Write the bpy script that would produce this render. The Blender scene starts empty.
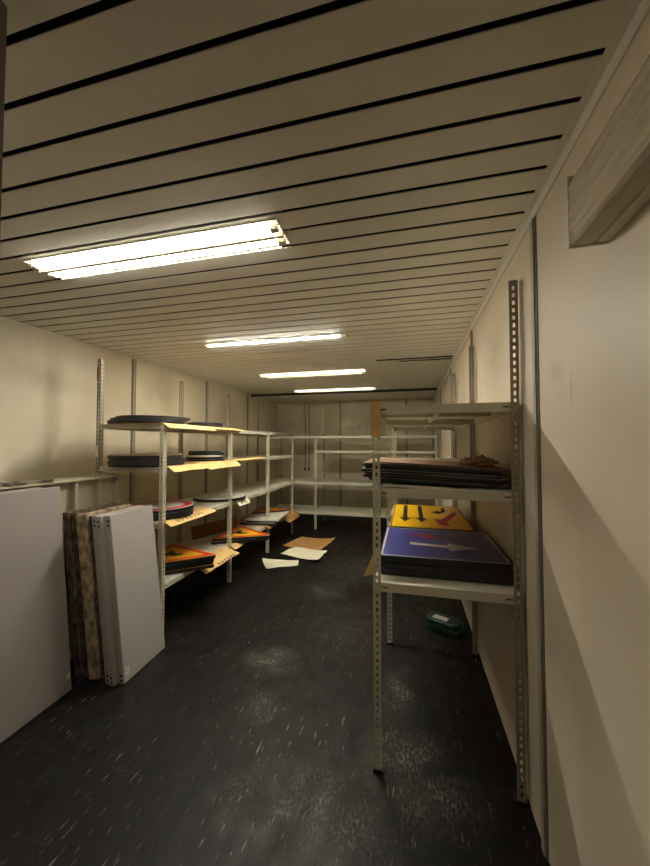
import bpy, bmesh, math, random
from mathutils import Vector, Matrix
random.seed(7)
S = bpy.context.scene
COL = S.collection
XL, XR, YB, ZC, YF = -2.93, 0.493, 7.35, 2.494, -1.0

# ------------------------------------------------------------------ helpers
def lin(c):
    return tuple(((v/255)/12.92 if v/255 <= .04045 else ((v/255+.055)/1.055)**2.4) for v in c)

def mat(name, rgb, rough=.5, metal=0., var=.0, scale=6., bump=0., rgb2=None, stretch=(1, 1, 1), spec=.5, thr=None, detail=6):
    m = bpy.data.materials.new(name); m.use_nodes = True
    nt = m.node_tree; b = nt.nodes['Principled BSDF']
    b.inputs['Roughness'].default_value = rough
    b.inputs['Metallic'].default_value = metal
    b.inputs['Specular IOR Level'].default_value = spec
    c = lin(rgb)
    tc = nt.nodes.new('ShaderNodeTexCoord'); mp = nt.nodes.new('ShaderNodeMapping')
    mp.inputs['Scale'].default_value = stretch
    nt.links.new(tc.outputs['Object'], mp.inputs['Vector'])
    n = nt.nodes.new('ShaderNodeTexNoise'); n.inputs['Scale'].default_value = scale; n.inputs['Detail'].default_value = detail
    nt.links.new(mp.outputs['Vector'], n.inputs['Vector'])
    r = nt.nodes.new('ShaderNodeValToRGB')
    lo, hi = thr or (.3, .7)
    r.color_ramp.elements[0].position = lo; r.color_ramp.elements[1].position = hi
    c2 = lin(rgb2) if rgb2 else tuple(v*(1-var) for v in c)
    r.color_ramp.elements[0].color = (*c2, 1); r.color_ramp.elements[1].color = (*c, 1)
    nt.links.new(n.outputs['Fac'], r.inputs['Fac'])
    nt.links.new(r.outputs['Color'], b.inputs['Base Color'])
    if bump:
        bp = nt.nodes.new('ShaderNodeBump'); bp.inputs['Strength'].default_value = bump; bp.inputs['Distance'].default_value = .004
        nt.links.new(n.outputs['Fac'], bp.inputs['Height']); nt.links.new(bp.outputs['Normal'], b.inputs['Normal'])
    return m

def emis(name, rgb, s):
    m = bpy.data.materials.new(name); m.use_nodes = True
    b = m.node_tree.nodes['Principled BSDF']
    b.inputs['Base Color'].default_value = (.8, .8, .8, 1)
    b.inputs['Emission Color'].default_value = (*rgb, 1); b.inputs['Emission Strength'].default_value = s
    return m

def new(name, bm, m, parent=None, smooth=False, bevel=0., segs=2):
    me = bpy.data.meshes.new(name)
    bmesh.ops.recalc_face_normals(bm, faces=bm.faces)
    bm.to_mesh(me); bm.free()
    if isinstance(m, (list, tuple)):
        for k in m: me.materials.append(k)
    else: me.materials.append(m)
    if smooth:
        for p in me.polygons: p.use_smooth = True
    o = bpy.data.objects.new(name, me); COL.objects.link(o)
    if parent is not None: o.parent = parent
    if bevel:
        mo = o.modifiers.new('bevel', 'BEVEL'); mo.width = bevel; mo.segments = segs; mo.limit_method = 'ANGLE'
    return o

def box(bm, x0, x1, y0, y1, z0, z1, mi=0):
    v = [bm.verts.new((x, y, z)) for z in (z0, z1) for x, y in ((x0, y0), (x1, y0), (x1, y1), (x0, y1))]
    for f in ((3, 2, 1, 0), (4, 5, 6, 7), (0, 1, 5, 4), (1, 2, 6, 5), (2, 3, 7, 6), (3, 0, 4, 7)):
        bm.faces.new([v[i] for i in f]).material_index = mi
    return v

def bx(*a):
    bm = bmesh.new(); box(bm, *a); return bm

def prism(bm, pts, z0, z1, mi=0):
    n = len(pts)
    a = [bm.verts.new((x, y, z0)) for x, y in pts]; b = [bm.verts.new((x, y, z1)) for x, y in pts]
    bm.faces.new(a[::-1]).material_index = mi; bm.faces.new(b).material_index = mi
    for i in range(n): bm.faces.new((a[i], a[(i+1) % n], b[(i+1) % n], b[i])).material_index = mi

def ring(bm, outer, inner, z0, z1):
    n = len(outer)
    A = [bm.verts.new((x, y, z0)) for x, y in outer]; B = [bm.verts.new((x, y, z0)) for x, y in inner]
    A1 = [bm.verts.new((x, y, z1)) for x, y in outer]; B1 = [bm.verts.new((x, y, z1)) for x, y in inner]
    for i in range(n):
        j = (i+1) % n
        bm.faces.new((A1[i], A1[j], B1[j], B1[i])); bm.faces.new((A[j], A[i], B[i], B[j]))
        bm.faces.new((A[i], A[j], A1[j], A1[i])); bm.faces.new((B[j], B[i], B1[i], B1[j]))

def circ(r, n=56, x=0, y=0):
    return [(x+r*math.cos(2*math.pi*i/n), y+r*math.sin(2*math.pi*i/n)) for i in range(n)]

def rounded(pts, r, k=5):
    out = []; n = len(pts)
    for i in range(n):
        p, a, b = Vector(pts[i]), Vector(pts[i-1]), Vector(pts[(i+1) % n])
        u, v = (a-p).normalized(), (b-p).normalized()
        ang = math.acos(max(-1, min(1, u.dot(v)))); d = r/math.tan(ang/2)
        c = p+(u+v).normalized()*(r/math.sin(ang/2))
        s, e = p+u*d-c, p+v*d-c
        a0 = math.atan2(s.y, s.x); da = math.atan2(e.y, e.x)-a0
        da = (da+math.pi) % (2*math.pi)-math.pi
        for t in range(k+1):
            w = a0+da*t/k; out.append((c.x+r*math.cos(w), c.y+r*math.sin(w)))
    return out

def tube(bm, pts, r, n=10):
    rings = []
    for i, p in enumerate(pts):
        p = Vector(p); d = (Vector(pts[min(i+1, len(pts)-1)])-Vector(pts[max(i-1, 0)])).normalized()
        a = d.orthogonal().normalized(); b = d.cross(a)
        if rings:
            prev = rings[-1][0].co-Vector(pts[i-1]); a = (prev-d*prev.dot(d)).normalized(); b = d.cross(a)
        rings.append([bm.verts.new(p+a*(r*math.cos(2*math.pi*k/n))+b*(r*math.sin(2*math.pi*k/n))) for k in range(n)])
    for A, B in zip(rings, rings[1:]):
        for k in range(n): bm.faces.new((A[k], A[(k+1) % n], B[(k+1) % n], B[k]))
    bm.faces.new(rings[0][::-1]); bm.faces.new(rings[-1])

def tag(o, label=None, cat=None, group=None, kind=None):
    if label: o['label'] = label
    if cat: o['category'] = cat
    if group: o['group'] = group
    if kind: o['kind'] = kind
    return o

def root(name, loc, label, cat, group=None, rz=0., ry=0.):
    o = bpy.data.objects.new(name, None); COL.objects.link(o)
    o.empty_display_size = .05; o.location = loc; o.rotation_euler = (0, ry, rz)
    return tag(o, label, cat, group)

def dup(r, loc, label, rz=None, group=None):
    c = r.copy(); COL.objects.link(c); c.location = loc; c['label'] = label
    if rz is not None: c.rotation_euler.z = rz
    if group: c['group'] = group
    for ch in list(r.children):
        d = ch.copy(); COL.objects.link(d); d.parent = c
        for g in list(ch.children):
            e = g.copy(); COL.objects.link(e); e.parent = d
    return c

def struct(name, bm, m, **k):
    return tag(new(name, bm, m, **k), kind='structure')

# ------------------------------------------------------------------ materials
WALL = mat('wall_cream_panel', (222, 211, 184), .55, var=.16, scale=2.2, detail=8, thr=(.25, .62), stretch=(1, 1, .6))
WALLR = mat('wall_pinkish_panel', (222, 207, 184), .5, var=.10, scale=1.7, detail=7, thr=(.3, .6))
SEAM_D = mat('seam_dark', (112, 105, 92), .5)
SEAM_B = mat('seam_black', (40, 36, 30), .7)
SEAM_L = mat('seam_metal', (176, 170, 154), .45, var=.1)
SLAT = mat('ceiling_slat', (230, 225, 213), .5, var=.07, scale=3.)
VOID = mat('ceiling_void', (18, 16, 14), .9)
RACK = mat('rack_enamel', (204, 197, 172), .42, var=.10, scale=9.)
TALLGREY = mat('upright_grey', (158, 152, 134), .42, metal=.15, var=.15, scale=9.)  # tall uprights, a darker grey than the short posts
SHELF = mat('shelf_enamel', (214, 209, 188), .42, var=.12, scale=5., detail=8)
GREY = mat('grey_board', (150, 142, 138), .55, var=.05, scale=2.)
GREYL = mat('grey_tray', (172, 166, 160), .5, var=.05, scale=3.)
DIRTY = mat('dirty_beige_edge', (188, 168, 138), .8, rgb2=(112, 94, 70), scale=24., thr=(.36, .6), stretch=(1, 1, .6), detail=10)
DIRTYD = mat('dirty_brown_edge', (120, 102, 80), .85, rgb2=(46, 38, 29), scale=26., thr=(.36, .64), stretch=(1, 1, .6), detail=10)
CAB = mat('cabinet_greygreen', (184, 178, 152), .5, var=.12, scale=6.)
BLACKE = mat('sign_back_black', (34, 35, 38), .42, var=.3, scale=12.)
SIGNG = mat('sign_back_grey', (116, 118, 118), .35, metal=.4, var=.2, scale=10.)
WHITE = mat('sign_white', (214, 210, 198), .4, var=.1, scale=6.)
RED = mat('sign_red', (196, 32, 36), .4, var=.12, scale=8.)
ORANGE = mat('sign_orange_red', (204, 54, 34), .42, var=.15, scale=8.)
YEL = mat('sign_yellow', (250, 196, 8), .35, var=.06, scale=7.)
YELD = mat('sign_amber', (242, 180, 28), .42, var=.16, scale=7.)
BLUE = mat('sign_blue', (52, 56, 146), .3, rgb2=(74, 78, 150), scale=5., thr=(.3, .75), detail=8)
INK = mat('sign_black_ink', (22, 19, 18), .5)
PEN = mat('pen_ink', (58, 44, 30), .7)
CARD = mat('cardboard_light', (226, 188, 122), .8, var=.12, scale=7., bump=.15)
CARDB = mat('cardboard_brown', (186, 138, 78), .85, var=.2, scale=9., bump=.2)
CARDSH = mat('cardboard_shaded', (120, 84, 46), .85, var=.2, scale=9., bump=.2)  # brown cardboard, darkened in its colour for the shade behind the triangles
PAPER = mat('paper_cream', (240, 232, 204), .8, var=.07, scale=8.)
PAPW = mat('paper_white', (222, 216, 200), .75, var=.08, scale=8.)
KRAFT = mat('kraft_paper', (176, 140, 112), .8, var=.2, scale=14., bump=.3)
TAPE = mat('brown_tape', (216, 170, 108), .5, var=.3, scale=30., bump=.4)
GREEN = mat('green_plastic', (14, 58, 42), .4, var=.15, scale=14.)
FEET = mat('black_foot', (16, 15, 14), .6)
ALU = mat('louver_aluminium', (236, 232, 220), .22, metal=.9)
LAMPW = mat('lamp_white_enamel', (226, 220, 204), .35)
WARM = (1., .95, .83)
TUBES = [emis('fluorescent_tube', WARM, k) for k in (20., 170., 22., 12.)]
CABLE = mat('grey_cable', (96, 88, 74), .5)
CLEAR = mat('ribbed_diffuser', (206, 192, 168), .2, var=.3, scale=5., stretch=(14, 1, 14), bump=.5, detail=5)  # lengthwise colour streaks stand for highlights on the plastic
RAG = mat('torn_dark_felt', (58, 50, 42), .9, rgb2=(150, 134, 108), scale=26., thr=(.42, .6))

def stains(m, spots):
    nt = m.node_tree; N = nt.nodes; Lk = nt.links; b = N['Principled BSDF']
    src = b.inputs['Base Color'].links[0].from_socket; geo = N.new('ShaderNodeNewGeometry')
    nz = N.new('ShaderNodeTexNoise'); nz.inputs['Scale'].default_value = 9.; nz.inputs['Detail'].default_value = 8; Lk.new(geo.outputs['Position'], nz.inputs['Vector'])
    for (y, z, ry, rz, ang, rgb, k) in spots:
        mp = N.new('ShaderNodeMapping'); mp.vector_type = 'TEXTURE'
        mp.inputs['Location'].default_value = (0, y, z); mp.inputs['Rotation'].default_value = (ang, 0, 0); mp.inputs['Scale'].default_value = (100, ry, rz)
        Lk.new(geo.outputs['Position'], mp.inputs['Vector'])
        ln = N.new('ShaderNodeVectorMath'); ln.operation = 'LENGTH'; Lk.new(mp.outputs['Vector'], ln.inputs[0])
        r = N.new('ShaderNodeMapRange'); r.inputs['To Min'].default_value = k; r.inputs['To Max'].default_value = 0; Lk.new(ln.outputs['Value'], r.inputs['Value'])
        mu = N.new('ShaderNodeMath'); mu.operation = 'MULTIPLY'; Lk.new(r.outputs['Result'], mu.inputs[0]); Lk.new(nz.outputs['Fac'], mu.inputs[1])
        mx = N.new('ShaderNodeMix'); mx.data_type = 'RGBA'; Lk.new(mu.outputs[0], mx.inputs['Factor']); Lk.new(src, mx.inputs[6]); mx.inputs[7].default_value = (*lin(rgb), 1)
        src = mx.outputs[2]
    Lk.new(src, b.inputs['Base Color'])
stains(WALLR, ((1.455, 2.02, .09, .012, -.45, (190, 160, 80), 1.0), (1.33, 1.80, .09, .05, .2, (130, 116, 98), .55), (1.22, 1.72, .012, .09, 0., (130, 116, 98), .5), (2.2, 2.05, .35, .3, 0, (130, 122, 100), .7), (3.4, 1.9, .5, .5, 0, (140, 130, 106), .6)))
stains(WALL, ((3.5, 2.2, .3, .25, .3, (140, 126, 100), .45), (2.2, 2.1, .5, .15, -.1, (150, 134, 106), .7), (5.2, 2.0, .4, .4, 0, (124, 112, 86), .8), (4.2, 1.5, .3, .5, 0, (140, 126, 100), .6), (7.4, 1.9, .9, .6, 0, (112, 104, 80), .7)))

def floor_material():
    m = bpy.data.materials.new('black_vinyl_tile'); m.use_nodes = True
    nt = m.node_tree; N = nt.nodes; Lk = nt.links; b = N['Principled BSDF']
    b.inputs['Specular IOR Level'].default_value = .22
    geo = N.new('ShaderNodeNewGeometry')
    def mapping(sc, rot=0):
        mp = N.new('ShaderNodeMapping'); mp.inputs['Scale'].default_value = sc; mp.inputs['Rotation'].default_value = (0, 0, rot)
        Lk.new(geo.outputs['Position'], mp.inputs['Vector']); return mp.outputs['Vector']
    def noise(vec, s, d=3):
        n = N.new('ShaderNodeTexNoise'); n.inputs['Scale'].default_value = s; n.inputs['Detail'].default_value = d
        Lk.new(vec, n.inputs['Vector']); return n.outputs['Fac']
    def ramp(v, lo, hi, a=0., c=1.):
        r = N.new('ShaderNodeMapRange'); r.clamp = True
        r.inputs['From Min'].default_value = lo; r.inputs['From Max'].default_value = hi
        r.inputs['To Min'].default_value = a; r.inputs['To Max'].default_value = c
        Lk.new(v, r.inputs['Value']); return r.outputs['Result']
    def op(o, a, c):
        k = N.new('ShaderNodeMath'); k.operation = o
        for i, v in enumerate((a, c)):
            if isinstance(v, (int, float)): k.inputs[i].default_value = v
            else: Lk.new(v, k.inputs[i])
        return k.outputs[0]
    def mix(f, a, c):
        k = N.new('ShaderNodeMix'); k.data_type = 'RGBA'; Lk.new(f, k.inputs['Factor'])
        for i, v in ((6, a), (7, c)):
            if isinstance(v, tuple): k.inputs[i].default_value = (*v, 1)
            else: Lk.new(v, k.inputs[i])
        return k.outputs[2]
    base = mix(ramp(noise(mapping((1, 1, 1)), 3., 6), .3, .7), (.0040, .0034, .0028), (.0085, .0073, .006))
    # pale flecks drawn out along the length of the room
    st = ramp(noise(mapping((1, .14, 1), .03), 78., 2),   .65, .71)
    st = op('MULTIPLY', st, ramp(noise(mapping((1, 1, 1)), 2.1, 4), .42, .62, .15, 1.))
    col = mix(op('MULTIPLY', st, .9), base, (.24, .22, .185))
    # tile joints
    br = N.new('ShaderNodeTexBrick'); br.offset = 0.; br.inputs['Scale'].default_value = 1.
    br.inputs['Brick Width'].default_value = .325; br.inputs['Row Height'].default_value = .325
    br.inputs['Mortar Size'].default_value = .0016; br.inputs['Mortar Smooth'].default_value = .4
    mp = N.new('ShaderNodeMapping'); mp.inputs['Location'].default_value = (.04, -.11, 0)
    Lk.new(geo.outputs['Position'], mp.inputs['Vector']); Lk.new(mp.outputs['Vector'], br.inputs['Vector'])
    jf = op('MULTIPLY', br.outputs['Fac'], ramp(noise(mapping((1, 1, 1)), 5., 4), .4, .7, .1, .8))
    col = mix(jf, col, (.06, .055, .046))
    # dusty scuffs
    dust = None
    for x, y, rx, ry, s in ((-.97, 2.36, .26, .2, .8), (-.86, 1.93, .13, .16, .6), (-.88, 3.57, .3, .3, .55), (-.08, 2.26, .12, .45, .6),
                            (-.03, 1.82, .26, .2, .55), (.05, 1.62, .35, .2, .45), (-.42, 1.45, .5, .25, .4), (-.62, 4.3, .6, .6, .35), (-.5, 2.9, .5, .6, .25)):
        mp = N.new('ShaderNodeMapping'); mp.vector_type = 'TEXTURE'
        mp.inputs['Location'].default_value = (x, y, 0); mp.inputs['Scale'].default_value = (rx, ry, 1)
        Lk.new(geo.outputs['Position'], mp.inputs['Vector'])
        ln = N.new('ShaderNodeVectorMath'); ln.operation = 'LENGTH'; Lk.new(mp.outputs['Vector'], ln.inputs[0])
        g = ramp(ln.outputs['Value'], 0., 1., s, 0.)
        dust = g if dust is None else op('MAXIMUM', dust, g)
    dn = op('MULTIPLY', ramp(noise(mapping((1, .5, 1)), 90., 6), .45, .72), ramp(noise(mapping((1, 1, 1)), 7., 6), .38, .62))
    col = mix(op('MULTIPLY', dust, op('ADD', op('MULTIPLY', dn, 1.6), .10)), col, (.26, .235, .19))
    Lk.new(col, b.inputs['Base Color'])
    Lk.new(ramp(noise(mapping((1, .6, 1)), 12., 8), .3, .7, .40, .62), b.inputs['Roughness'])
    bp = N.new('ShaderNodeBump'); bp.inputs['Strength'].default_value = .12; bp.inputs['Distance'].default_value = .003
    Lk.new(noise(mapping((1, .6, 1)), 18., 5), bp.inputs['Height']); Lk.new(bp.outputs['Normal'], b.inputs['Normal'])
    return m

# ------------------------------------------------------------------ room shell
struct('floor', bx(XL-.1, XR+.1, YF-.1, YB+.1, -.1, 0), floor_material())
struct('wall_left', bx(XL-.1, XL, YF, YB, 0, 2.497), WALL)
struct('wall_right', bx(XR, XR+.1, YF, YB, 0, 2.497), WALLR)
struct('wall_back', bx(XL-.1, XR+.1, YB, YB+.1, 0, 2.497), WALL)
struct('wall_front', bx(XL, -.835, YF, .53, 0, 2.493), mat('front_wall_grey', (120, 112, 100), .6, var=.1))
struct('wall_rear', bx(-.835, XR, YF-.1, YF, 0, 2.497), WALL)
bm = bx(XL-.1, XR+.1, YF-.1, YB+.1, 2.60, 2.65)  # added near-black backing and skirt: the void's darkness is put into their colour
for a in ((XL-.1, XL, YF-.1, YB+.1), (XR, XR+.1, YF-.1, YB+.1), (XL, XR, YF-.1, YF), (XL, XR, YB, YB+.1)): box(bm, *a, 2.4975, 2.60)
struct('ceiling_void_backing', bm, VOID)

LAMPS = [(1.412, .176), (2.915, .058), (4.38, .17), (5.80, .13)]
LXA, LX1 = (-1.925, -1.90, -1.97, -1.97), -.535
bm = bmesh.new()
k = -14
while True:
    c = .697+.1185*k; k += 1
    y0, y1 = c+.009, c+.1185-.009
    if y0 > YB-.02: break
    y1 = min(y1, YB-.005)
    if y0 < YF: continue
    if abs(c-6.03) < .06: y0 += .035                       # the wide dark gap beyond the last lamp
    segs = [(XL+.004, XR-.004, y0, y1)]
    for (ly, lw), LX0 in zip(LAMPS, LXA):
        a, b = ly-lw/2-.004, ly+lw/2+.004
        if y0 < b and y1 > a:
            segs = [(XL+.004, LX0-.003, y0, y1), (LX1+.003, XR-.004, y0, y1)]
            if y0 < a-.004: segs.append((LX0-.003, LX1+.003, y0, a))
            if y1 > b+.004: segs.append((LX0-.003, LX1+.003, b, y1))
    for x0, x1, a, b in segs:
        vs = box(bm, x0, x1, a, b, ZC, ZC+.004)
        if 3.8 < c < 3.9 and x1 > 0:                        # one slat has slipped at its right end
            for v in vs:
                if v.co.x > 0: v.co.y += .02; v.co.z += .006
struct('ceiling', bm, SLAT)
bm = bmesh.new(); box(bm, XR-.006, XR, YF, YB, ZC-.045, ZC); box(bm, XR-.03, XR, YF, YB, ZC-.004, ZC-.0005)
struct('trim_1', bm, SLAT)
bm = bmesh.new(); box(bm, XL, XR-.031, 6.015, 6.05, ZC-.04, ZC-.0005); box(bm, -.35, XR-.031, 3.858, 3.868, ZC-.013, ZC-.0005); box(bm, -.1, XR-.031, 3.97, 3.978, ZC-.010, ZC-.0005)
struct('trim_20', bm, SEAM_B)
bm = bmesh.new(); box(bm, XL, XL+.006, .53, YB, ZC-.012, ZC); struct('trim_2', bm, SLAT)
n = 3
for y in (1.78, 3.15, 4.56, 5.90):
    bm = bmesh.new(); box(bm, XL, XL+.004, y-.03, y+.03, .0, ZC-.005, 0); box(bm, XL+.004, XL+.011, y-.012, y+.012, 0, ZC-.005, 1)
    struct('trim_%d' % n, bm, [SEAM_D, SEAM_L]); n += 1
for y in (1.515, 2.92, 4.33, 5.75):
    bm = bmesh.new(); box(bm, XR-.004, XR, y-.03, y+.03, 0, ZC-.046, 0); box(bm, XR-.010, XR-.004, y-.016, y+.016, 0, ZC-.046, 1)
    struct('trim_%d' % n, bm, [SEAM_D, SEAM_L]); n += 1
for x in (-1.45, -.05):
    bm = bmesh.new(); box(bm, x-.02, x+.02, YB-.004, YB, 0, ZC-.005, 0); box(bm, x-.008, x+.008, YB-.01, YB-.004, 0, ZC-.005, 1)
    struct('trim_%d' % n, bm, [SEAM_D, SEAM_L]); n += 1

# ------------------------------------------------------------------ ceiling lamps
LLAB = ['largest twin-row louvered fluorescent ceiling lamp, above the leaning boards', 'bare bright single-tube ceiling lamp, second from the camera',
        'dotted louvered ceiling lamp, third from the camera', 'small narrow ceiling lamp just in front of the dark ceiling gap']
def lamp(i):
    ly, w = LAMPS[i]; LX0 = LXA[i]; L = (LX1-LX0)/2; t = root('ceiling_lamp', ((LX0+LX1)/2, ly, ZC), LLAB[i], 'ceiling lamp', 'fluorescent ceiling lamps')
    rows = 1 if i == 1 else 2; h = w/2; top = .085
    bm = bmesh.new()
    box(bm, -L, L, -h, h, top, top+.004)
    for s in (-1, 1):
        box(bm, -L, L, s*h-.0015, s*h+.0015, -.004, top); box(bm, s*L-.0015, s*L+.0015, -h, h, -.004, top)
    if rows == 2: box(bm, -L, L, -.009, .009, -.024, top)
    new('housing', bm, LAMPW, t)
    rw = (2*h-.006)/rows-(.018 if rows == 2 else 0)/rows
    for r in range(rows):
        yc = -h+.003+rw*(r+.5)+(.018 if r else 0)
        bm = bmesh.new()
        P = []
        for q in range(13):
            a = -1+2*q/12; P.append((yc+a*(rw/2-.003), .012+.062*(1-abs(a)**2.2)))
        for x in (-L+.004, L-.004): pass
        A = [bm.verts.new((-L+.004, y, z)) for y, z in P]; B = [bm.verts.new((L-.004, y, z)) for y, z in P]
        for q in range(12): bm.faces.new((A[q], A[q+1], B[q+1], B[q]))
        new('reflector', bm, ALU, t, smooth=True)
        bm = bmesh.new(); zt = (-.005, .004, .026, .026)[i]
        tube(bm, [(-L+.04, yc, zt), (L-.04, yc, zt)], .013, 12)
        new('tube', bm, TUBES[i], t, smooth=True)
        for s in (-1, 1): new('tube_holder', bx(s*(L-.024)-.016, s*(L-.024)+.016, yc-.014, yc+.014, zt-.018, zt+.02), LAMPW, t)
        if i != 1:
            bm = bmesh.new(); nb = 34
            for q in range(nb):
                x = -L+.05+(2*L-.1)*q/(nb-1); hw = rw/2-.003
                box(bm, x-.0008, x+.0008, yc-hw, yc+hw, -.022, -.001)
            for s in (-1, 1): box(bm, -L+.04, L-.04, yc+s*(rw/2-.003)-.001, yc+s*(rw/2-.003)+.001, -.022, -.018)
            new('louver', bm, ALU, t)
for i in range(4): lamp(i)

# wall lamp with a clear ribbed cover, high on the right wall near the camera
t = root('wall_lamp', (XR, .35, 2.058), 'unlit wall lamp with streaky clear cover high on the wall', 'wall lamp')
bm = bmesh.new(); box(bm, -.03, 0, -.62, .64, 0, .19); new('housing', bm, LAMPW, t, bevel=.004)
bm = bmesh.new()
prof = [(-.03, .004), (-.055, .0), (-.078, .004), (-.086, .012)]
for q in range(9): prof.append((-.086+(.0022 if q % 2 else 0), .02+q*.017))
prof += [(-.08, .172), (-.062, .186), (-.03, .188)]
A = [bm.verts.new((x, -.62, z)) for x, z in prof]; B = [bm.verts.new((x, .65, z)) for x, z in prof]
for q in range(len(prof)-1): bm.faces.new((A[q], A[q+1], B[q+1], B[q]))
bm.faces.new(A); bm.faces.new(B[::-1]); bm.faces.new((A[0], B[0], B[-1], A[-1]))
new('diffuser', bm, CLEAR, t)
bm = bmesh.new(); box(bm, -.087, -.002, .65, .656, -.001, .190); new('end_cap', bm, LAMPW, t, bevel=.002)

# ------------------------------------------------------------------ slotted racks
def post_mesh(h, sx, sy, w=.037, t=.0025, hw=.0105, pitch=.034, hh=.019):
    bm = bmesh.new()
    a, b = (w+hw)/2, (w-hw)/2
    path = [(sx*w, 0), (sx*a, 0), (sx*b, 0), (0, 0), (0, sy*b), (0, sy*a), (0, sy*w)]
    zs = [0.]; z = .03
    while z+hh < h-.012: zs += [z, z+hh]; z += pitch
    zs.append(h)
    V = [[bm.verts.new((x, y, zz)) for x, y in path] for zz in zs]
    for i in range(len(zs)-1):
        for j in range(6):
            if i % 2 == 1 and j in (1, 4): continue
            bm.faces.new((V[i][j], V[i][j+1], V[i+1][j+1], V[i+1][j]))
    bmesh.ops.recalc_face_normals(bm, faces=bm.faces)
    bmesh.ops.solidify(bm, geom=bm.faces[:], thickness=t)
    return bm
CACHE = {}
def post(parent, x, y, h, sx, sy):
    key = (round(h, 3), sx, sy)
    if key in CACHE:
        o = CACHE[key].copy(); COL.objects.link(o); o.parent = parent
    else:
        o = new('upright', post_mesh(h-.003, sx, sy), TALLGREY if h > 2 else RACK, parent); CACHE[key] = o
    o.location = Vector((x, y, .003))-parent.location
    fk = ('f', sx, sy)
    if fk in CACHE:
        f = CACHE[fk].copy(); COL.objects.link(f); f.parent = o
    else:
        bm = bmesh.new(); box(bm, min(0, sx*.04)-.004, max(0, sx*.04)+.004, min(0, sy*.04)-.004, max(0, sy*.04)+.004, -.003, .012)
        f = new('foot', bm, FEET, o); CACHE[fk] = f
    return o
def shelf(parent, x0, x1, y0, y1, z, lip=.042):
    bm = bmesh.new(); g = .004; x0 += g; x1 -= g; y0 += g; y1 -= g; t = .0025
    box(bm, x0, x1, y0, y1, z-t, z)
    box(bm, x0, x1, y0, y0+t, z-lip, z-t); box(bm, x0, x1, y1-t, y1, z-lip, z-t)
    box(bm, x0, x0+t, y0+t, y1-t, z-lip, z-t); box(bm, x1-t, x1, y0+t, y1-t, z-lip, z-t)
    box(bm, x0, x1, y0+t, y0+.016, z-lip, z-lip+t); box(bm, x0, x1, y1-.016, y1-t, z-lip, z-lip+t)
    box(bm, x0+t, x0+.016, y0+.016, y1-.016, z-lip, z-lip+t); box(bm, x1-.016, x1-t, y0+.016, y1-.016, z-lip, z-lip+t)
    lx, ly = x1-x0, y1-y0
    if ly >= lx:                                              # stiffeners under the plate
        box(bm, (x0+x1)/2-.012, (x0+x1)/2+.012, y0+t, y1-t, z-.026, z-t)
        box(bm, x0+t, x1-t, (y0+y1)/2-.012, (y0+y1)/2+.012, z-.022, z-t)
    else:
        box(bm, x0+t, x1-t, (y0+y1)/2-.012, (y0+y1)/2+.012, z-.026, z-t)
        box(bm, (x0+x1)/2-.012, (x0+x1)/2+.012, y0+t, y1-t, z-.022, z-t)
    for x in (x0+.05, x1-.05):                                # the short bolt slots at the lip's ends
        if ly >= lx: box(bm, x-.014, x+.014, y0-.0006, y0+.0002, z-lip+.018, z-lip+.024, 1)
    for y in (y0+.05, y1-.05):
        if ly >= lx:
            box(bm, x1-.0002, x1+.0006, y-.014, y+.014, z-lip+.018, z-lip+.024, 1); box(bm, x0-.0006, x0+.0002, y-.014, y+.014, z-lip+.018, z-lip+.024, 1)
    o = new('shelf', bm, [SHELF, INK], parent)
    o.data.transform(Matrix.Translation(-parent.location))
    return o

# taped rack: two bays along the right wall
RX0, RX1 = -.173, .479
RY = (1.683, 2.75, 3.82)
rr = root('shelving_rack', ((RX0+RX1)/2, RY[0], 0), 'cream two-bay slotted rack with brown tape on its front post, blue sign inside', 'shelving rack', 'slotted metal shelving racks')
for i, y in enumerate(RY):
    sy = 1 if i < 2 else -1
    post(rr, RX0, y, 1.755, 1, sy); post(rr, RX1, y, 2.287, -1, sy)
for b, lv in ((0, (1.738, 1.335, .886)), (1, (1.738, 1.40, .886))):
    for z in lv: shelf(rr, RX0, RX1, RY[b], RY[b+1], z)
# long rack: three bays, free of the left wall by a hand's breadth or two
LY = (2.41, 3.50, 4.57, 5.64); FX0, FX1 = -2.58, -1.94
lr = root('shelving_rack', (FX0, LY[0], 0), 'long cream three-bay rack loaded with round and triangular signs and drooping cardboard', 'shelving rack', 'slotted metal shelving racks')
for i, y in enumerate(LY):
    sy = 1 if i < 3 else -1
    post(lr, FX1, y, 1.720, -1, sy); post(lr, FX0, y, 2.287, -1, sy)
LZ = (1.72, 1.36, .905, .41)
for b in range(3):
    for z in LZ: shelf(lr, FX0, FX1, LY[b], LY[b+1], z)
# back rack across the far wall
BX = (-2.58, -1.67, -.60, .46)
br_ = root('shelving_rack', (BX[0], 6.04, 0), 'empty pale shelving rack standing along the far back wall', 'shelving rack', 'slotted metal shelving racks')
for i, x in enumerate(BX):
    sx = 1 if i < 3 else -1
    post(br_, x, 6.04, 1.70, sx, 1); post(br_, x, 6.68, 2.287, sx, 1)
for b in range(3):
    for z in ((1.695, .86, .325) if b == 0 else (1.695, 1.43, .86, .325)): shelf(br_, BX[b], BX[b+1], 6.04, 6.68, z)

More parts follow.
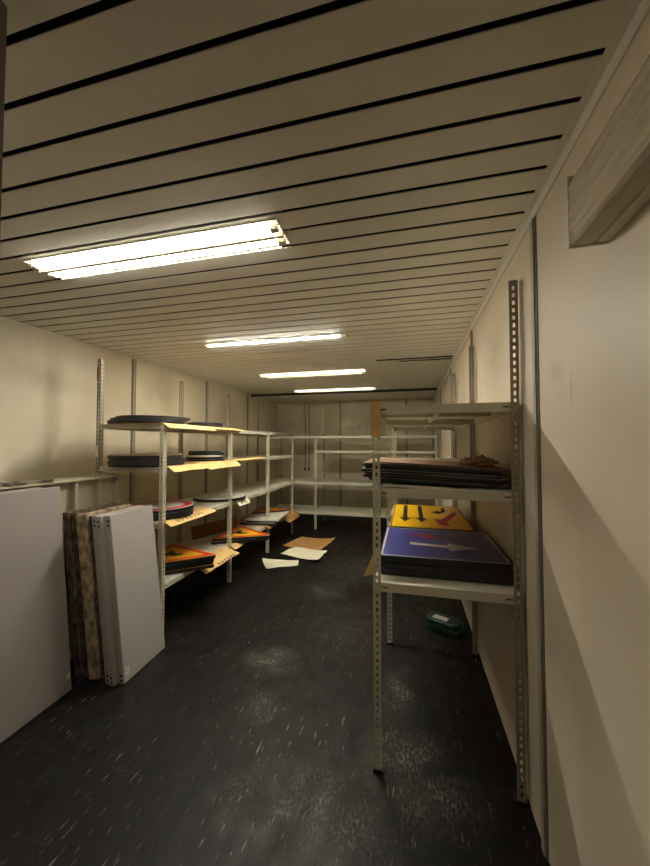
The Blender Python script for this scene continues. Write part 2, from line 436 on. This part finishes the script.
# tape on the taped rack's front post, tags on the long rack's rear upright
bm = bmesh.new(); box(bm, RX0-.006, RX0+.041, RY[0]-.005, RY[0]-.001, 1.585, 1.764); box(bm, RX0-.006, RX0-.001, RY[0]-.005, RY[0]+.042, 1.60, 1.764)
box(bm, RX0-.006, RX0+.041, RY[0]-.005, RY[0]+.042, 1.757, 1.764)
tag(new('tape_wrap', bm, TAPE, bevel=.002), 'brown packing tape wrapped over the top of the front rack post', 'tape')
for z0, z1, m, lab in ((2.11, 2.215, CARDB, 'brown tape scrap near the top of the tall long rack upright'), (1.44, 1.535, PAPER, 'cream paper scrap hanging low on the tall long rack upright')):
    bm = bmesh.new(); prism(bm, [(-.016, -.004), (.01, -.004), (.018, -.010), (.018, -.013), (.008, -.007), (-.016, -.007)], z0, z1)
    o = new('paper_scrap', bm, m); o.location = (FX0-.02, LY[0]+.001, 0); tag(o, lab, 'scrap')

# ------------------------------------------------------------------ leaning boards and cabinet at the left
def leaner(name, p0, p1, lean, h, th, m, label, cat, group=None, bevel=.003, holes=False):
    """A board standing on edge, its top tipped away from the aisle (towards -X)."""
    p0, p1 = Vector((*p0, 0)), Vector((*p1, 0)); w = (p1-p0).length; u = (p1-p0).normalized()
    back = Vector((-u.y, u.x, 0)); v = (Vector((0, 0, 1))*math.cos(lean)+back*math.sin(lean)); n = u.cross(v)*-1
    if n.dot(back) < 0: n = -n
    M = Matrix((u, n, v)).transposed()
    bm = bmesh.new(); box(bm, 0, w, 0, th, 0, h)
    if holes:                                                 # bolt holes punched in the folded edge
        for z in (.02, .05, h-.035, h-.065): box(bm, -.0012, .002, th*.3, th*.68, z-.007, z+.007, 1)
    o = new(name, bm, [m, INK], bevel=bevel); tag(o, label, cat, group)
    o.location = p0+Vector((0, 0, th*math.sin(lean)+.001)); o.rotation_euler = M.to_euler()
    return o, o, w
L1 = math.radians(7.0)
def tray(off, m, label, h=1.078, th=.042, dy=0., holes=True):
    o, b, w = leaner('shelf_panel', (-1.790-off, 1.894+dy), (-1.812-off, 2.302+dy), L1, h, th, m, label, 'shelf panel', 'spare shelf panels leaning in a row', holes=True)
    bm = bmesh.new()                                          # the folded flange's return, a shallow step along the near edge
    box(bm, -.0015, .0, .004, .012, .0, h)
    new('flange', bm, m, o)
    return o
e = tray(0, GREYL, 'clean pale grey shelf panel, frontmost of the leaning row, white sticker low on it')
bm = bmesh.new(); box(bm, .016, .05, -.0012, .0, .045, .085); new('sticker', bm, WHITE, e)
bm = bmesh.new(); box(bm, .024, .042, -.0016, -.0011, .058, .072); new('print', bm, SEAM_L, e)
tray(.0445, GREYL, 'clean grey shelf panel directly behind the one with the white sticker', dy=-.032)
tray(.089, GREYL, 'third clean grey shelf panel, against the soiled brown-edged one', dy=-.02, th=.038)
tray(.133, DIRTYD, 'soiled brown-edged shelf panel squeezed behind the three clean grey panels', th=.036, dy=-.004, h=1.072)
def slab(off, th, m, label, dy, h):
    o, b, w = leaner('dirty_board', (-1.790-off, 1.894+dy), (-1.812-off, 2.302+dy), L1, h, th, m, label, 'board', 'dirty boards in the leaning row', bevel=.004)
    return o
slab(.185, .083, DIRTY, 'thick stained beige board leaning between brown board edges', -.012, 1.078)
slab(.274, .05, DIRTYD, 'dark brown stained board behind the thick beige board', 0, 1.084)
slab(.328, .05, DIRTYD, 'rearmost brown stained board of the leaning row', -.016, 1.088)
L2 = math.radians(5.8)
for k, (off, dy, hh, m, lab) in enumerate(((0, 0, 1.277, GREY, 'large flat grey board, frontmost and biggest of the leaning boards'),
                                           (.034, -.03, 1.272, DIRTY, 'large board with worn edge just behind the big grey board'),
                                           (.072, -.06, 1.279, GREY, 'large rear board standing between the big grey board and the metal cabinet'))):
    o, b, w = leaner('large_board', (-2.036-off, .74), (-2.076-off, 1.778+dy), L2, hh, .03, m, lab, 'board', 'large boards leaning on the metal cabinet')
    if k == 0:
        bm = bmesh.new(); box(bm, w-.03, w-.008, -.0012, 0, .075, .11); new('sticker', bm, WHITE, o)
t = root('metal_cabinet', (-2.455, 1.8, 0), 'low grey-green metal frame cabinet with ribbed front behind the leaning boards', 'cabinet')
bm = bmesh.new(); box(bm, .035, .041, -.62, .60, 0, 1.278); new('back_panel', bm, CAB, t)
bm = bmesh.new(); box(bm, -.11, .105, -.62, .607, 1.278, 1.293); new('top_plate', bm, CAB, t, bevel=.002)
bm = bmesh.new(); box(bm, -.099, .1, -.62, .595, 0, .03); new('base_plate', bm, CAB, t)
for y in (-.45, -.2, .232, .43): new('rib', bx(.041, .085, y-.012, y+.012, .03, 1.278), CAB, t, bevel=.003)
for y in (-.61, .594): new('side_panel', bx(-.099, .095, y-.005, y+.005, .03, 1.278), CAB, t)
def ragged(name, loc, lx, ly, label, seed, m):
    r = random.Random(seed); bm = bmesh.new(); n = 9; pts = []
    for i in range(n+1): pts.append((-lx/2+r.uniform(-.008, .008), -ly/2+ly*i/n))
    for i in range(n, -1, -1): pts.append((lx/2+r.uniform(-.012, .012), -ly/2+ly*i/n+r.uniform(-.006, .006)))
    prism(bm, pts, 0, .012)
    for v in bm.verts:
        if v.co.z > .006: v.co.z += r.uniform(-.004, .01)
    o = new(name, bm, m, bevel=.002); o.location = loc; return tag(o, label, 'felt strip', 'torn strips on the metal cabinet')
ragged('felt_strip', (-2.40, 1.66, 1.2935), .10, .36, 'longer torn dark strip lying on top of the metal cabinet', 3, RAG)
ragged('felt_strip', (-2.40, 1.36, 1.2935), .08, .15, 'short torn black strip on the metal cabinet, half hidden by the biggest grey board', 5, RAG)

# ------------------------------------------------------------------ road signs
def sign_body(pts, t, m, parent):
    bm = bmesh.new(); prism(bm, pts, 0, t); return new('backing', bm, m, parent, bevel=min(.003, t*.3))
def face(name, pts, z, m, parent, d=.0012):
    bm = bmesh.new(); prism(bm, pts, z, z+d); return new(name, bm, m, parent)

def round_sign(loc, r, t, label, group, edge=BLACKE, top=None, rim=None):
    o = root('round_sign', loc, label, 'road sign', group)
    sign_body(circ(r), t, edge, o)
    if top: face('face', circ(r-.006), t, top, o)
    if rim:
        bm = bmesh.new(); ring(bm, circ(r*.93), circ(r*.70), t+.0012, t+.0022); new('red_ring', bm, rim, o)
    return o
GA = 'round signs on the long rack'
# top shelf
z = LZ[0]+.0065
a = round_sign((-2.235, 2.57, z), .305, .019, 'lowest of the three large black-edged round signs on the long rack top shelf', GA, top=SIGNG)
dup(a, (-2.228, 2.59, z+.0205), 'middle one of the three large black-edged round signs on the long rack top shelf', rz=.4)
dup(a, (-2.24, 2.66, z+.041), 'topmost of the three large black-edged round signs on the long rack top shelf', rz=.9)
b = round_sign((-2.2, 3.40, z), .19, .026, 'lower small round sign of the pair at the middle of the long rack top shelf', GA, top=SIGNG)
dup(b, (-2.20, 3.39, z+.028), 'upper small round sign of the pair at the middle of the long rack top shelf')
# second shelf: a pile of seven and a smaller pile
z = LZ[1]+.001; ords = ['lowest', 'second from bottom', 'third from bottom', 'middle', 'third from top', 'second from top', 'topmost']
a = None
for k in range(7):
    lab = ords[k]+' black-edged round sign in the tall pile on the long rack second shelf'
    p = (-2.243+.004*math.sin(k*2.1), 2.585+.008*math.cos(k*1.7), z+k*.0138)
    a = round_sign(p, .298, .0125, lab, GA, top=SIGNG) if k == 0 else dup(a, p, lab, rz=k*.3)
    if k == 6:
        for ch in a.children:
            if ch.name.startswith('face'): ch.data = ch.data.copy(); ch.data.materials[0] = KRAFT
smalls = ['lowest', 'second', 'middle', 'fourth', 'topmost']
zz = z+.0065
for k, (r, m, tp) in enumerate(((.20, BLACKE, SIGNG), (.195, BLACKE, SIGNG), (.20, WHITE, WHITE), (.19, BLACKE, SIGNG), (.165, BLACKE, SIGNG))):
    lab = smalls[k]+' sign from below in the small mixed pile on the long rack second shelf' if 0 < k < 4 else smalls[k]+' sign of the small mixed pile on the long rack second shelf'
    if k == 2: lab = 'white-edged round sign in the small pile on the long rack second shelf'
    round_sign((-2.2+.012*math.cos(k*2), 3.40+.02*math.sin(k*3), zz), r, .0185, lab, GA, edge=m, top=tp); zz += .0215
# third shelf
z = LZ[2]+.0065
a = round_sign((-2.195, 2.69, z), .285, .026, 'lowest black-edged round sign under the red-ringed one on the long rack third shelf', GA, top=SIGNG)
dup(a, (-2.19, 2.685, z+.0285), 'black-edged round sign directly beneath the red-ringed one on the long rack third shelf')
round_sign((-2.19, 2.695, z+.057), .285, .027, 'round white sign with red ring on the long rack third shelf', GA, top=WHITE, rim=RED)
z = LZ[2]+.001
a = round_sign((-2.19, 3.70, z), .30, .014, 'lower grey round sign of the pair on the long rack third shelf', GA, top=SIGNG)
round_sign((-2.18, 3.69, z+.0165), .30, .014, 'upper pale grey round sign of the pair on the long rack third shelf', GA, top=WHITE)

def tri(side, ang, da=math.radians(60)):
    return [(0, 0), (side*math.cos(ang-da/2), side*math.sin(ang-da/2)), (side*math.cos(ang+da/2), side*math.sin(ang+da/2))][::-1]
def inset(pts, d):
    c = sum((Vector(p) for p in pts), Vector((0, 0)))/3
    inr = min((c-(Vector(pts[i])+(Vector(pts[(i+1) % 3])-Vector(pts[i])).normalized()*(c-Vector(pts[i])).dot((Vector(pts[(i+1) % 3])-Vector(pts[i])).normalized()))).length for i in range(3))
    s = (inr-d)/inr
    return [tuple(c+(Vector(p)-c)*s) for p in pts]
def tri_sign(loc, side, ang, t, label, group, full=True):
    o = root('triangle_sign', loc, label, 'road sign', group, rz=ang)
    P = tri(side, math.pi)
    P = [(x, y) for x, y in P]
    sign_body(rounded(P, .03), t, BLACKE, o)
    face('face', rounded(inset(P, .004), .028), t, YELD, o)
    if full:
        bm = bmesh.new(); ring(bm, rounded(inset(P, .012), .022), rounded(inset(P, .062), .008), t+.0012, t+.0022); new('red_border', bm, ORANGE, o)
        bm = bmesh.new(); c = Vector((-side*.577, 0))
        prism(bm, [(c.x-.10, -.10), (c.x-.06, -.03), (c.x+.0, -.05), (c.x+.07, -.012), (c.x+.07, .03), (c.x-.02, .02), (c.x-.03, .07), (c.x-.1, .11), (c.x-.085, .04), (c.x-.12, .0)], t+.0012, t+.002)
        new('pictogram', bm, INK, o)
    return o
GT = 'triangular warning signs on the long rack lower shelf'
z = LZ[3]+.0065; A1 = math.radians(192-180)
tl = ['lowest yellow triangle sign in the near pile on the long rack bottom shelf', 'second triangle sign from below in the near pile on the long rack bottom shelf', 'third triangle sign, just under the red-bordered one of the near pile']
for k in range(3): tri_sign((-1.725-.012*(k % 2), 2.88+.01*(k == 1), z+k*.028), .70, A1+.02*(k-1), .026, tl[k], GT, full=False)
tri_sign((-1.71, 2.88, z+3*.028), .70, A1, .03, 'red-bordered yellow triangle sign topping the near pile on the long rack bottom shelf', GT)
A2 = math.radians(178-180)
tri_sign((-1.59, 3.83, z), .70, A2+.02, .026, 'black-edged triangle sign below the top one in the farther pile on the long rack', GT, full=False)
tri_sign((-1.575, 3.83, z+.0285), .70, A2, .028, 'red-bordered yellow triangle sign topping the farther pile beside the second post', GT)

def rect(w, d): return [(-w/2, -d/2), (w/2, -d/2), (w/2, d/2), (-w/2, d/2)]
def rect_sign(loc, w, d, t, label, group, edge=BLACKE, top=None, rz=0., ry=0., cat='road sign'):
    o = root('rectangular_sign', loc, label, cat, group, rz=rz, ry=ry)
    sign_body(rounded(rect(w, d), .02), t, edge, o)
    if top: face('face', rounded(rect(w-.008, d-.008), .018), t, top, o)
    return o
# far end of the long rack's bottom shelf
GF = 'flat white signs at the far end of the long rack'
z = LZ[3]+.0065
for k, (dx, dy, a, m, lab) in enumerate(((0, 0, .12, WHITE, 'lowest white flat sign on the long rack bottom shelf by the third post'), (.03, .05, .22, SIGNG, 'grey flat sign between two white ones by the third post of the long rack'), (.05, .0, .10, WHITE, 'uppermost white flat sign in the low pile by the third post of the long rack'))):
    rect_sign((-2.10+dx, 4.80+dy, z+.0285*k), .50, .62, .026, lab, GF, edge=BLACKE if k != 2 else WHITE, top=m, rz=a)
tri_sign((-1.83, 5.12, z+.087), .6, math.radians(8), .02, 'dim orange triangle sign at the far end of the long rack bottom shelf', GT)

# taped rack, second level: tilted pile of dark-edged signs
GR = 'dark-edged signs piled on the taped rack'
rl = ['lowest', 'second from bottom', 'third from bottom', 'third from top', 'second from top', 'topmost']
tilt = math.radians(2.6); dxs = (.012, -.02, -.006, -.024, -.012, -.018)
for k in range(6):
    o = rect_sign((.118+dxs[k], 2.07+.008*math.sin(k*2), 1.335+.017+k*.0148), .67, .60, .0132, rl[k]+' sign in the tilted dark pile on the taped rack middle shelf', GR, top=(KRAFT if k == 5 else WHITE), rz=.01*math.sin(k*1.9), ry=tilt)
# taped rack, third level: blue arrow signs and the yellow lane sign
GB = 'blue arrow signs on the taped rack'
z = .888
for k, lab in enumerate(('lowest dark-edged sign beneath the blue arrow sign', 'middle dark-edged sign directly beneath the blue arrow sign')):
    rect_sign((.160+.004*k, 2.085, z+k*.032), .625, .60, .030, lab, GB, top=BLUE, rz=-.01*k)
o = rect_sign((.160, 2.09, z+.064), .625, .61, .032, 'blue sign with white arrow and red mark on the taped rack lower shelf', GB, top=BLUE)
bm = bmesh.new(); ring(bm, rounded(rect(.609, .594), .026), rounded(rect(.591, .576), .022), .0333, .0342); new('white_border', bm, WHITE, o)
bm = bmesh.new(); prism(bm, [(-.16, -.072), (.045, -.10), (.045, -.152), (.20, -.078), (.045, -.005), (.045, -.055), (-.16, -.030)], .0333, .0342); new('white_arrow', bm, WHITE, o)
bm = bmesh.new(); prism(bm, [(-.19, .13), (-.07, .055), (.03, .09), (.045, .15), (-.02, .175), (-.08, .20)], .0333, .0340)
new('red_mark', bm, mat('faded_red', (150, 40, 60), .4, rgb2=(80, 58, 140), scale=16., thr=(.38, .6), detail=8), o)
GY = 'yellow lane signs on the taped rack'
for k, lab in enumerate(('lowest dark-edged sign beneath the yellow lane sign', 'middle dark-edged sign directly beneath the yellow lane sign')):
    rect_sign((.142, 2.87, z+k*.032), .555, .90, .030, lab, GY, top=YEL)
o = rect_sign((.142, 2.87, z+.064), .555, .90, .032, 'yellow sign with black arrows and a red crossbar behind the blue sign', GY, top=YEL)
bm = bmesh.new(); ring(bm, rounded(rect(.539, .884), .024), rounded(rect(.527, .872), .020), .0333, .0340); new('black_border', bm, INK, o)
for x in (-.175, -.055):
    bm = bmesh.new(); prism(bm, [(x-.016, .40), (x-.016, -.14), (x-.042, -.14), (x, -.27), (x+.042, -.14), (x+.016, -.14), (x+.016, .40)], .0333, .0342); new('arrow', bm, INK, o)
bm = bmesh.new(); P1 = []; P2 = []
for q in range(13):
    w = math.radians(40-q*13); P1.append((.09+.062*math.cos(w)*1.0, .25+.15*math.sin(w))); P2.append((.09+.034*math.cos(w), .25+.09*math.sin(w)))
prism(bm, P1+P2[::-1], .0333, .0342)
prism(bm, [(.03, .12), (.095, .06), (.095, .20)], .0333, .0342); new('curved_arrow', bm, INK, o)
bm = bmesh.new(); prism(bm, [(.055, -.33), (.125, -.35), (.118, -.25), (.235, .12), (.205, .15), (.085, -.17), (.04, -.12)], .0342, .0350); new('red_bar', bm, RED, o)

# ------------------------------------------------------------------ cardboard and paper
def sheet(name, q, zf, m, label, cat, group=None, th=.004, nx=10, ny=10, wob=.002, seed=0, writing=None, rag=0.):
    """q: four XY corners (back-near, front-near, front-far, back-far); zf(x,y,s,t) the height."""
    r = random.Random(seed); bm = bmesh.new(); V = []
    q = [Vector(p) for p in q]
    def pt(s, t): return (q[0]*(1-s)+q[1]*s)*(1-t)+(q[3]*(1-s)+q[2]*s)*t
    ph = [r.uniform(0, 6) for _ in range(4)]
    def wv(s, t): return wob*(math.sin(5*s+ph[0])+math.sin(7*t+ph[1])+.6*math.sin(11*t+6*s+ph[2])+2)
    for i in range(nx+1):
        row = []
        for j in range(ny+1):
            s, t = i/nx, j/ny; p = pt(s, t)
            ex = rag*(r.uniform(-1, 1)) if i in (0, nx) else 0.
            ey = rag*(r.uniform(-1, 1)) if j in (0, ny) else 0.
            row.append(bm.verts.new((p.x+ex, p.y+ey, zf(p.x, p.y, s, t)+wv(s, t))))
        V.append(row)
    for i in range(nx):
        for j in range(ny): bm.faces.new((V[i][j], V[i+1][j], V[i+1][j+1], V[i][j+1]))
    c = V[0][0].co.copy()
    bmesh.ops.recalc_face_normals(bm, faces=bm.faces)
    if bm.faces[:][0].normal.z < 0: bmesh.ops.reverse_faces(bm, faces=bm.faces)
    bmesh.ops.solidify(bm, geom=bm.faces[:], thickness=th)
    for v in bm.verts: v.co -= c
    o = new(name, bm, m); o.location = c; tag(o, label, cat, group)
    if writing:
        s0, s1, t0, t1, nl = writing; bm = bmesh.new()
        prev = None
        for l in range(nl):                                  # faint pen strokes
            t = t0+(t1-t0)*(l+.5)/nl
            k = 6
            for q_ in range(k+1):
                s = s0+(s1-s0)*q_/k; tt = t+((t1-t0)/nl)*.36*(1 if q_ % 2 else -1)*r.uniform(.3, 1)
                p = pt(s, tt); cur = Vector((p.x, p.y, zf(p.x, p.y, s, tt)+wv(s, tt)+.0015))-c
                if prev is not None: tube(bm, [prev, cur], .0014, 4)
                prev = cur
        if len(bm.verts): new('handwriting', bm, PEN, o)
        else: bm.free()
    return o
def over(z0, drop, lip=-1.936):
    return lambda x, y, s, t: z0+.0045-(drop*max(0, x-lip)/.06 if x > lip else 0)
GC = 'cardboard sheets lying on the long rack'
cc = 'cardboard'
def lcard(y0, y1, z, drop, label, xf=-1.885, xb=-2.50, m=CARD, seed=0, skew=0., wr=None, y1b=None, wob=.0006):
    return sheet('cardboard_sheet', [(xb, y0+skew), (xf, y0), (xf, y1), (xb, (y1b or y1)+skew)], over(z, drop), m, label, cc, GC, th=.004, nx=24, ny=8, wob=wob, seed=seed, writing=wr, rag=.006)
# the shelf lips stand at X = -1.944, so the overhang bends down in front of them
lcard(2.395, 3.10, LZ[0], .040, 'cardboard drooping over the front of the long rack top shelf at the first post', seed=1, xf=-1.872)
lcard(3.115, 3.70, LZ[0], .028, 'cardboard on the long rack top shelf in front of the small round pair', seed=2, xf=-1.89)
lcard(4.75, 5.20, LZ[0], .012, 'torn white paper-faced sheet on the far part of the long rack top shelf', m=PAPW, seed=3, xf=-1.90)
lcard(5.22, 5.62, LZ[0], .010, 'dark brown sheet at the far end of the long rack top shelf', m=CARDB, seed=31, xf=-1.91)
lcard(2.46, 2.955, LZ[1], .042, 'cardboard flap hanging over the long rack second shelf just past the first post', seed=4, xf=-1.87, xb=-1.965)
lcard(2.965, 3.60, LZ[1], .050, 'cardboard flap with handwriting hanging below the small pile on the second shelf', seed=5, xf=-1.862, wr=(.86, .97, .55, .85, 4))
lcard(3.66, 4.42, LZ[1], .012, 'cardboard strip on the long rack second shelf between second and third posts', seed=6, xf=-1.90, xb=-2.2)
lcard(2.43, 3.10, LZ[2], .028, 'cardboard with handwriting under the red-ringed round sign', seed=7, xf=-1.87, wr=(.9, .97, .15, .75, 7))
sheet('paper_tag', [(-1.99, 3.62), (-1.875, 3.60), (-1.875, 3.87), (-1.99, 3.88)], over(LZ[2], .068), PAPER, 'small cream paper tag with writing hanging from the long rack third shelf', 'paper tag', None, th=.002, nx=10, ny=6, wob=.0005, seed=8, writing=(.65, .95, .2, .8, 4))
lcard(2.86, 3.50, LZ[3], .035, 'cardboard with handwriting poking out beneath the near triangle pile', seed=9, xf=-1.825, xb=-2.02, wr=(.86, .97, .35, .9, 6), y1b=3.40)
lcard(3.51, 4.10, LZ[3], .040, 'cardboard beneath the farther triangle pile on the long rack bottom shelf', seed=10, xf=-1.88, xb=-2.03)
lcard(4.45, 5.05, LZ[3], .030, 'cardboard under the flat white signs on the long rack bottom shelf', seed=11, m=CARDB, xf=-1.87)
lcard(5.06, 5.60, LZ[3], .035, 'brown cardboard flap drooping at the far end of the long rack bottom shelf', seed=12, m=CARDB, xf=-1.80)
# brown sheet standing behind the farther triangles
bm = bmesh.new(); box(bm, -.003, .003, -.36, .36, 0, .155); o = new('cardboard_sheet', bm, CARDSH, bevel=.001)
o.location = (-2.36, 3.93, LZ[3]+.012); o.rotation_euler = (0, math.radians(-14), math.radians(-18)); tag(o, 'brown cardboard standing upright behind the farther triangle pile', cc, GC)
# taped rack
sheet('kraft_paper', [(-.20, 1.785), (.445, 1.785), (.435, 2.33), (-.19, 2.33)], lambda x, y, s, t: 1.335+.1115-(x-.1)*math.tan(tilt), KRAFT, 'brown kraft paper spread over the tilted dark pile', 'paper', None, th=.0012, wob=.001, seed=14)
r = random.Random(21); bm = bmesh.new()
bmesh.ops.create_icosphere(bm, subdivisions=3, radius=1)
for v in bm.verts:
    k = 1+r.uniform(-.22, .22); v.co = Vector((v.co.x*.085*k, v.co.y*.11*k, max(v.co.z*.03*k, -.012*k)))
    v.co.z += max(0, .012*math.sin(v.co.x*70)*math.cos(v.co.y*50))
o = new('crumpled_paper', bm, KRAFT); o.location = (.345, 1.93, 1.452); tag(o, 'crumpled brown paper lump on the tilted dark pile', 'paper')
sheet('paper_sheet', [(-.128, 2.05), (-.128, 1.695), (.20, 1.715), (.20, 2.05)], lambda x, y, s, t: 1.3368+max(0, .20-x)*.03, PAPER, 'cream paper sheet between the tilted dark pile and its shelf', 'paper', None, th=.0015, wob=.0004, seed=15)
bm = bmesh.new()
P = [(-.156, 1.0), (-.168, 1.018), (-.236, .862), (-.181, .880)]
A = [bm.verts.new((x, 1.79+(1.0-z)*.12, z)) for x, z in P]; B = [bm.verts.new((x+.001, 1.793+(1.0-z)*.12, z)) for x, z in P]
bm.faces.new(A); bm.faces.new(B[::-1])
for q in range(4): bm.faces.new((A[q], B[q], B[(q+1) % 4], A[(q+1) % 4]))
tag(new('yellow_card', bm, mat('yellow_card', (232, 212, 130), .75, var=.1)), 'pale yellow card hanging out past the front post beside the blue sign', 'card')
# floor
sheet('floor_cardboard', [(-1.86, 4.95), (-1.27, 4.83), (-1.16, 5.50), (-1.73, 5.50)], lambda x, y, s, t: .004+.03*s**6*t**3+.012*(1-s)**5, CARDB, 'brown cardboard sheet lying on the dark floor behind the cream papers', cc, None, th=.004, wob=.003, seed=17)
sheet('floor_paper', [(-1.75, 4.56), (-1.16, 4.36), (-1.15, 4.86), (-1.66, 4.90)], lambda x, y, s, t: .0165+.03*s**5*(1-t)**2, PAPER, 'larger cream paper on the floor in front of the brown cardboard', 'paper', 'cream papers lying on the floor', th=.0015, wob=.004, seed=18, rag=.006)
sheet('floor_paper', [(-1.88, 4.24), (-1.73, 4.02), (-1.38, 4.22), (-1.44, 4.42)], lambda x, y, s, t: .004+.05*(1-s)**5*(1-t)**2, PAPER, 'smaller cream paper with curled corner, nearest the camera on the floor', 'paper', 'cream papers lying on the floor', th=.0015, wob=.002, seed=19, rag=.004)

# ------------------------------------------------------------------ green case on the floor
t = root('first_aid_case', (.275, 3.08, 0), 'green plastic case with white label on the floor under the taped rack', 'case', rz=math.radians(-28))
case = rounded([(-.15, -.075), (.15, -.075), (.15, .085), (-.15, .085)], .055, 6)
bm = bmesh.new(); prism(bm, case, 0, .046); new('case_base', bm, GREEN, t, bevel=.008)
bm = bmesh.new(); prism(bm, [(x*.985, y*.985) for x, y in case], .050, .092); new('case_lid', bm, GREEN, t, bevel=.014, segs=3)
bm = bmesh.new(); prism(bm, [(x*.96, y*.96) for x, y in case], .045, .051); new('seam', bm, INK, t)
bm = bmesh.new(); box(bm, -.085, .035, -.045, .02, .092, .0935); new('label', bm, WHITE, t)
bm = bmesh.new(); box(bm, -.04, .04, -.088, -.076, .034, .062); new('latch', bm, GREEN, t, bevel=.003)

# ------------------------------------------------------------------ cables and wire frame at the back wall
for x, lab in ((-2.245, 'thin grey cable hanging down the back wall, nearer the corner'), (-2.155, 'thin grey cable hanging down the back wall, farther from the corner')):
    bm = bmesh.new(); tube(bm, [(x, YB-.012, ZC-.006), (x+.004, YB-.012, 1.8), (x-.002, YB-.012, 1.02)], .008, 8)
    o = new('cable', bm, CABLE, smooth=True); tag(o, lab, 'cable', 'cables on the back wall')
    bm = bmesh.new(); box(bm, x-.018, x+.014, YB-.03, YB-.001, .965, 1.02); p = new('plug', bm, INK, o, bevel=.003)
bm = bmesh.new(); tube(bm, [(-1.36, 6.60, .28), (-1.36, 6.58, .02), (-1.345, 6.575, .008), (-.845, 6.575, .008), (-.83, 6.58, .02), (-.83, 6.60, .28)], .007, 8)
tag(new('wire_frame', bm, CARDB, smooth=True), 'thin U-shaped wire frame standing on the floor under the back rack', 'wire frame')

# ------------------------------------------------------------------ camera, world, colour
cam = bpy.data.cameras.new('camera'); co = bpy.data.objects.new('camera', cam); COL.objects.link(co)
cam.sensor_fit = 'HORIZONTAL'; cam.sensor_width = 36; cam.lens = 344/650*36; cam.clip_start = .02
co.location = (0, 0, 1.55); co.rotation_euler = (math.radians(90+1.8315), 0, math.radians(13.7155))
S.camera = co
w = bpy.data.worlds.new('world'); S.world = w; w.use_nodes = True
w.node_tree.nodes['Background'].inputs['Color'].default_value = (.02, .018, .015, 1)
w.node_tree.nodes['Background'].inputs['Strength'].default_value = .05
vs = S.view_settings
S.display_settings.display_device = 'sRGB'
vs.view_transform = 'Standard'; vs.look = 'None'; vs.exposure = 1.1; vs.gamma = 1.; vs.use_curve_mapping = False
S.cycles.use_denoising = True; S.cycles.max_bounces = 12; S.cycles.diffuse_bounces = 6
S.cycles.sample_clamp_indirect = 8.
